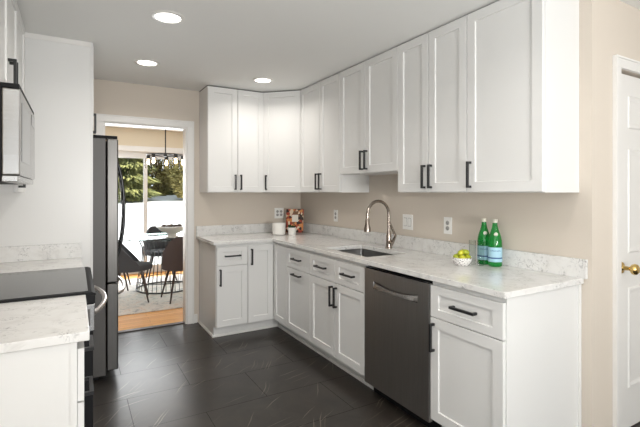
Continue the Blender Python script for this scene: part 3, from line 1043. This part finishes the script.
# ------------------------------------------------------------------ ceiling lights
e = empty('ceiling_light', 'round recessed ceiling light nearest the camera', 'light', (.492, 2.695, ZC), 0, 'recessed ceiling lights')
MB().lathe([(.072, -.0005), (.098, -.0005), (.098, -.004), (.092, -.008), (.076, -.008), (.074, -.003)], (0, 0, 0), 40, (False, False)).smooth().build('trim_ring', 'trim', e)
MB().lathe([(.0, -.0035), (.0735, -.0035), (.0735, -.001), (0, -.001)], (0, 0, 0), 40).build('lens', 'lens', e)
light('downlight', 'AREA', (0, 0, -.012), (0, 0, 0), CAN_W, (1.0, 0.95, 0.89), e, shape='DISK', size=.14, spread=R(150))
dup(e, None, (.514, 3.724, ZC), None, 'round recessed ceiling light in front of the dining room doorway')
dup(e, None, (1.548, 3.752, ZC), None, 'round recessed ceiling light in front of the corner wall cabinets')
dup(e, None, (.47, 1.62, ZC), None, 'unseen added ceiling fill light above the short counter before the range')  # out of view, continues the lamp grid; added as fill for the tall panel
dup(e, None, (1.2, 0.95, ZC), None, 'unseen added ceiling fill light before the panel door')  # out of view, added as front fill for the cabinets
dup(e, None, (1.3, -0.9, ZC), None, 'unseen added ceiling fill light toward the wide window')  # likewise an added fill, behind the viewer

# ------------------------------------------------------------------ things on the counter
# bottles
def text_mesh(s, size):
    cu = bpy.data.curves.new('lettering', 'FONT')
    cu.body = s
    cu.size = size
    cu.align_x = 'CENTER'
    cu.align_y = 'CENTER'
    cu.resolution_u = 2
    t = bpy.data.objects.new('lettering', cu)
    COL.objects.link(t)
    dg = bpy.context.evaluated_depsgraph_get()
    me = bpy.data.meshes.new_from_object(t.evaluated_get(dg))
    bpy.data.objects.remove(t)
    return me
def wrap_text(s, size, r, z, parent, m):
    me = text_mesh(s, size)
    bm = bmesh.new()
    bm.from_mesh(me)
    bmesh.ops.subdivide_edges(bm, edges=[ed for ed in bm.edges if ed.calc_length() > .006], cuts=2)
    for v in bm.verts:
        a = v.co.x / r
        v.co = Vector((r * math.sin(a), -r * math.cos(a), z + v.co.y))
    me2 = bpy.data.meshes.new('lettering')
    bm.to_mesh(me2)
    bm.free()
    me2.materials.append(M[m])
    o = bpy.data.objects.new('lettering', me2)
    COL.objects.link(o)
    o.parent = parent
    return o
bt = empty('bottle', 'green glass water bottle with pale blue label, closer to the counter end', 'bottle', (2.250, 1.722, CT1 + .0006), 0, 'green water bottles')
prof = [(.0, .003), (.034, 0), (.0395, .004), (.041, .012), (.041, .140), (.0395, .160), (.034, .188), (.025, .215), (.018, .238), (.0145, .255), (.0138, .272), (.0155, .2725), (.0155, .280), (.0, .280)]
MB().lathe(prof, (0, 0, 0), 32).smooth().build('glass_body', 'greenglass', bt)
lb = MB().lathe([(.0416, .030), (.0418, .031), (.0418, .118), (.0416, .119)], (0, 0, 0), 40, (False, False)).smooth().build('paper_label', 'labelblue', bt)
lb['label'] = 'pale blue paper label with dark blue lettering'
wrap_text('S.PELLEGRINO', .0115, .0422, .098, lb, 'labeldark')
MB().lathe([(.0421, .050), (.0421, .058)], (0, 0, 0), 40, (False, False)).build('label_band', 'labeldark', lb)
nl = MB().lathe([(.0, -.0325), (.011, -.0325), (.0125, -.030)], (0, 0, .199), 18, axis='y').build('neck_seal', 'foil', bt)
MB().lathe([(.0157, .268), (.0160, .271), (.0160, .288), (.0145, .2905), (.0, .2905)], (0, 0, 0), 24, (False, True)).smooth().build('cap', 'foil', bt)
bt.rotation_euler = (0, 0, R(-42))
b2 = dup(bt, None, (2.262, 1.812, CT1 + .0006), -38, 'green glass water bottle with pale blue label, next to the clear glasses')
# glasses
g = empty('drinking_glass', 'tall narrow clear glass standing right beside the bowl of limes', 'glass', (2.174, 1.830, CT1 + .0006), 0, 'tall clear glasses')
MB().lathe([(.0, 0), (.019, 0), (.0195, .004), (.0215, .152), (.0225, .154), (.0205, .153), (.0180, .022), (.0, .020)], (0, 0, 0), 24).smooth().build('glass_wall', 'clearglass', g)
dup(g, None, (2.198, 1.784, CT1 + .0006), None, 'tall narrow clear glass standing between the other glass and the green bottles')
# bowl and limes
BX, BY = 2.085, 1.835
e = empty('bowl', 'small white bowl with dark lattice pattern full of limes', 'bowl', (BX, BY, CT1 + .0006))
MB().lathe([(.0, 0), (.030, 0), (.034, .004), (.050, .020), (.060, .042), (.063, .052), (.060, .053), (.056, .042), (.046, .022), (.030, .009), (.0, .007)], (0, 0, 0), 32).smooth().build('bowl_wall', 'lattice', e)
lm = MB()
lm.lathe([(.0, -.0225), (.004, -.0215), (.010, -.0180), (.0150, -.0115), (.0172, -.004), (.0172, .004), (.0150, .0115), (.010, .0180), (.0045, .021), (.0025, .0235), (.0, .024)], (0, 0, 0), 16, axis='x')
lime_me = lm.smooth().build('lime', 'lime')
places = [(.036, -.004, .055, 'lime at the bottle side of the bowl rim'), (-.034, .014, .055, 'lime at the end of the bowl toward the sink'), (.008, .036, .055, 'lime lying at the wall side of the bowl'), (.012, -.037, .056, 'lime at the front of the bowl rim toward the counter end'), (-.026, -.026, .055, 'lime at the front of the bowl rim toward the sink'),
          (-.016, -.004, .082, 'lime on top of the pile toward the sink'), (.020, .010, .083, 'lime on top of the pile toward the glasses'), (.012, -.020, .086, 'topmost lime at the front of the pile'), (0, 0, .04, 'lime in the middle of the bowl under the others')]
for k, (dx, dy, dz, lab) in enumerate(places):
    o = lime_me if k == 0 else lime_me.copy()
    if k:
        COL.objects.link(o)
    o.location = (BX + dx, BY + dy, CT1 + dz)
    o.rotation_euler = (R(random.uniform(-25, 25)), R(random.uniform(-30, 30)), R(k * 67 + 20))
    tag(o, 'yellow-green ' + lab, 'lime', 'limes in the bowl')
# canister
e = empty('canister', 'ribbed white ceramic canister in the counter corner', 'canister', (1.905, 4.17, CT1 + .0006))
prof = [(.0, 0), (.056, 0), (.066, .006)]
for k in range(12):
    z = .012 + k * .0088
    prof += [(.0695, z), (.0712, z + .003), (.0695, z + .006)]
prof += [(.069, .124), (.066, .128), (.063, .124), (.062, .012), (.0, .010)]
MB().lathe(prof, (0, 0, 0), 36).smooth().build('canister_wall', 'ceramic', e)
# herb pot
e = empty('potted_plant', 'small dark green plant in a white pot beside the canister', 'plant', (2.012, 4.065, CT1 + .0006))
MB().lathe([(.0, 0), (.036, 0), (.040, .004), (.0435, .078), (.0435, .082), (.0405, .082), (.039, .072), (.0, .070)], (0, 0, 0), 28).smooth().build('pot', 'ceramic', e)
b = MB()
for k in range(90):
    a, rr, z = random.uniform(0, 2 * PI), .040 * math.sqrt(random.random()), .074 + random.uniform(0, .026)
    c = Vector((rr * math.cos(a), rr * math.sin(a), z))
    u = Vector((random.uniform(-1, 1), random.uniform(-1, 1), random.uniform(-.3, .8))).normalized() * .013
    v = u.cross(Vector((random.uniform(-1, 1), random.uniform(-1, 1), random.uniform(-1, 1)))).normalized() * .007
    n = u.cross(v).normalized() * .0015
    vs = [b.bm.verts.new(c + q) for q in (-u, v + n, u, -v + n)]
    b.bm.faces.new(vs)
b.build('leaves', 'herb', e)
# cookbook standing across the corner
e = empty('cookbook', 'upright cookbook with red and orange food pictures behind the small plant', 'book', (2.150, 4.285, CT1 + .0032), -38)
for (t, nm, m) in ((-9, 0, 0),):
    ang = (R(-9), 0, 0)
    MB().box(-.098, .098, -.0125, -.010, 0, .265).build('front_cover', 'cover', e, rot=ang)
    MB().box(-.098, .098, .010, .0125, 0, .265).box(-.1005, -.098, -.0125, .0125, 0, .265).build('back_cover', 'cover', e, rot=ang)
    MB().box(-.097, .094, -.0095, .0095, .003, .262).build('pages', 'paper', e, rot=ang)
    MB().box(-.030, .040, -.0145, -.0127, .12, .20).build('title_panel', 'paper', e, rot=ang)['label'] = 'pale square picture on the cover'

# ------------------------------------------------------------------ dining room
o = MB().box(-.35, 2.45, 5.17, 7.25, .0005, .010).build('rug', 'rug', bevel=.003)
tag(o, 'faded grey and rust area rug under the dining table', 'rug')
TX, TY, TZ = 1.12, 6.33, .010
e = empty('dining_table', 'round glass-topped dining table on a black wire drum base', 'table', (TX, TY, TZ))
MB().lathe([(.0, .730), (.595, .730), (.60, .734), (.60, .738), (.595, .742), (.0, .742)], (0, 0, 0), 64).smooth().build('glass_top', 'tableglass', e)
b = MB()
b.torus((0, 0, .011), .385, .010)
b.torus((0, 0, .715), .36, .009)
b.torus((0, 0, .13), .372, .006)
for k in range(40):
    a = 2 * PI * k / 40
    pts = [(r * math.cos(a), r * math.sin(a), z) for r, z in ((.385, .014), (.372, .13), (.33, .33), (.305, .48), (.315, .60), (.36, .712))]
    b.tube(pts, .0042, 6)
b.smooth().build('wire_base', 'black', e)
# chairs
def make_chair(label, fabric, loc, rz, group='upholstered dining chairs'):
    e = empty('dining_chair', label, 'chair', loc, rz, group)
    b = MB()
    n = 25
    rows = []
    for i in range(n):
        th = R(-118 + 236 * i / (n - 1))
        f = abs(th) / R(118)
        top = .445 + .375 * (1 - max(0, (f - .28) / .72) ** 1.1)
        fl = .012 * (1 - f)
        ring = []
        for (r, z) in ((.243, .395), (.25 + fl, (.395 + top) / 2), (.245 + fl * 2, top), (.222 + fl * 2, top), (.226 + fl, (.395 + top) / 2 + .02), (.216, .42)):
            ring.append((r * math.sin(th) * .98, -r * math.cos(th), z))
        rows.append(ring)
    b.loops(rows)
    b.smooth().build('backrest', fabric, e)
    b = MB()
    b.lathe([(.0, .385), (.19, .385), (.226, .400), (.232, .43), (.222, .455), (.17, .468), (.0, .470)], (0, 0, 0), 36)
    for v in b.bm.verts:
        if v.co.y > 0:
            v.co.y *= 1.12
    b.smooth().build('seat', fabric, e)
    for (sx, sy) in ((-1, -1), (1, -1), (1, 1), (-1, 1)):
        MB().tube([(sx * .125, sy * .12, .388), (sx * .205, sy * .205, .0042)], [.017, .009], 10).smooth().build('leg', 'walnut', e)
    return e
def face(x, y):
    return math.degrees(math.atan2(TY - y, TX - x)) - 90
make_chair('charcoal dining chair with flared back next to the refrigerator side of the table', 'greyfabric', (.61, 5.80, TZ), -97)
make_chair('charcoal dining chair partly hidden beyond the one nearest the refrigerator', 'greyfabric', (.47, 6.62, TZ), -100)
make_chair('brown dining chair seen from behind in front of the table', 'brownfabric', (1.19, 5.585, TZ), 5)
make_chair('charcoal dining chair across the table by the sliding door', 'greyfabric', (1.17, 6.985, TZ), face(1.17, 6.985))
# footed bowl on the table
e = empty('fruit_bowl', 'wide pale footed bowl of dark pods on the glass table', 'bowl', (1.16, 6.06, TZ + .7425))
MB().lathe([(.0, 0), (.085, 0), (.09, .008), (.055, .03), (.06, .05), (.14, .09), (.205, .150), (.208, .156), (.200, .157), (.135, .108), (.06, .078), (.0, .070)], (0, 0, 0), 40).smooth().build('bowl_wall', 'ceramic', e)
for k, (dx, dy) in enumerate(((-.05, -.03), (.04, -.04), (0, .05), (-.1, .03), (.1, .03))):
    o = MB().lathe([(.0, -.03), (.02, -.025), (.034, -.01), (.036, .005), (.026, .024), (.0, .032)], (0, 0, 0), 14).smooth().build('dried_pod', 'soil', loc=(1.16 + dx, 6.06 + dy, TZ + .7425 + .150))
    tag(o, 'dark round dried pod heaped in the pale footed bowl', 'pod', 'dried pods in the footed bowl')
# chandelier
PZ = 1.905
e = empty('chandelier', 'black ring chandelier with five glass jar shades over the dining table', 'light', (TX, TY, ZC))
O = (TX, TY, 0)
b = MB()
b.lathe([(.0, ZC - .001), (.06, ZC - .001), (.06, ZC - .018), (.012, ZC - .026), (.0, ZC - .026)], (0, 0, 0), 24)
b.build('canopy', 'black', e, off=(0, 0, ZC))
MB().tube([(0, 0, ZC - .024), (0, 0, PZ)], .008, 10).build('rod', 'black', e, off=(0, 0, ZC))
b = MB()
b.torus((0, 0, PZ), .245, .0085, 56, 8)
for k in range(5):
    a = R(15 + 72 * k - 10)
    b.tube([(0, 0, PZ), (.245 * math.cos(a), .245 * math.sin(a), PZ)], .006, 8)
b.lathe([(.0, -.03), (.022, -.02), (.026, 0), (.022, .02), (.0, .03)], (0, 0, PZ), 16)
b.smooth().build('ring_frame', 'black', e, off=(0, 0, ZC))
for k in range(5):
    a = R(15 + 72 * k - 10)
    cx, cy = .245 * math.cos(a), .245 * math.sin(a)
    s = MB().lathe([(.0, -.004), (.024, -.006), (.028, -.020), (.028, -.055), (.0, -.056)], (cx, cy, PZ), 18).smooth().build('socket_cap', 'black', e, off=(0, 0, ZC))
    MB().lathe([(.032, -.045), (.046, -.062), (.050, -.09), (.050, -.185), (.048, -.19)], (cx, cy, PZ), 24, (False, False)).smooth().build('jar_shade', 'jarglass', s, off=(0, 0, ZC))
    MB().lathe([(.0, -.0565), (.012, -.0565), (.013, -.07), (.022, -.10), (.023, -.115), (.015, -.132), (.0, -.138)], (cx, cy, PZ), 18).smooth().build('bulb', 'bulb', s, off=(0, 0, ZC))

# ------------------------------------------------------------------ outside
b = MB()
nx, ny = 30, 26
vv = [[b.bm.verts.new((-40 + 80 * i / nx, 7.95 + 50 * (j / ny) ** 1.4, -.25 + 1.45 * min(1, (j / ny) ** 1.4 * 2.2) + random.uniform(-.08, .08))) for j in range(ny + 1)] for i in range(nx + 1)]
for i in range(nx):
    for j in range(ny):
        b.bm.faces.new((vv[i][j], vv[i + 1][j], vv[i + 1][j + 1], vv[i][j + 1]))
struct(b.smooth().build('ground', 'snow'), 'bright snow covering the yard')

def tree_mesh(kind, seed):
    rnd = random.Random(seed)
    b = MB()
    h = 8.5 if kind else 10
    nq = 6500
    for k in range(nq):
        if kind == 0:   # conifer: drooping tiers
            z = h * (.03 + .95 * (1 - math.sqrt(rnd.random())))
            rmax = 1.55 * (1 - z / h) ** .8 + .1
            rmax *= .75 + .25 * math.cos(z * 9)
            rr = rmax * rnd.random() ** .45
        else:           # rounded deciduous with old leaves
            z = h * (.05 + .9 * rnd.random())
            rmax = 1.5 * math.sin(PI * min(1, max(.02, z / h))) ** .6
            rr = rmax * rnd.random() ** .4
        a = rnd.uniform(0, 2 * PI)
        c = Vector((rr * math.cos(a), rr * math.sin(a), z))
        out = Vector((math.cos(a), math.sin(a), -.35 if kind == 0 else rnd.uniform(-.6, .8))).normalized()
        L, W = (rnd.uniform(.22, .42), rnd.uniform(.06, .11)) if kind == 0 else (rnd.uniform(.10, .22), rnd.uniform(.06, .12))
        side = out.cross(Vector((rnd.uniform(-.5, .5), rnd.uniform(-.5, .5), 1))).normalized() * W
        up = side.cross(out).normalized() * W * .4
        vs = [b.bm.verts.new(p) for p in (c - out * L, c + side, c + out * L, c - side, c + up)]
        b.bm.faces.new((vs[0], vs[1], vs[4]))
        b.bm.faces.new((vs[1], vs[2], vs[4]))
        b.bm.faces.new((vs[2], vs[3], vs[4]))
        b.bm.faces.new((vs[3], vs[0], vs[4]))
    return b
protos = {}
spots = [(-3.8, 26.0, 0), (-.6, 26.0, 1), (2.6, 26.0, 0), (5.8, 26.0, 1), (9.0, 26.0, 0), (12.2, 26.0, 1),
         (-2.4, 29.8, 0), (1.15, 29.8, 0), (4.75, 29.8, 1), (8.4, 29.8, 0), (12.0, 29.8, 0),
         (-.6, 33.8, 0), (3.1, 33.8, 0), (6.9, 33.8, 0), (10.7, 33.8, 0)]
TL = {0: 'dark evergreen tree at the far edge of the snowy yard', 1: 'olive leafy tree among the evergreens beyond the snowy yard'}
for k, (x, y, kind) in enumerate(spots):
    zz = 1.15 - .5
    if kind not in protos:
        e = empty('evergreen_tree' if kind == 0 else 'leafy_tree', TL[kind], 'tree', (x, y, zz), k * 50, 'trees beyond the yard, kind ' + ('evergreen' if kind == 0 else 'leafy'))
        MB().tube([(0, 0, -.5), (0, 0, 7)], [.2, .05], 8).build('trunk', 'bark', e)
        tree_mesh(kind, 3 + kind).build('foliage', 'leaf_dark' if kind == 0 else 'leaf_olive', e)
        protos[kind] = e
    else:
        s = random.uniform(.9, 1.05)
        dup(protos[kind], None, (x, y, zz), k * 50, None, (s, s, s))
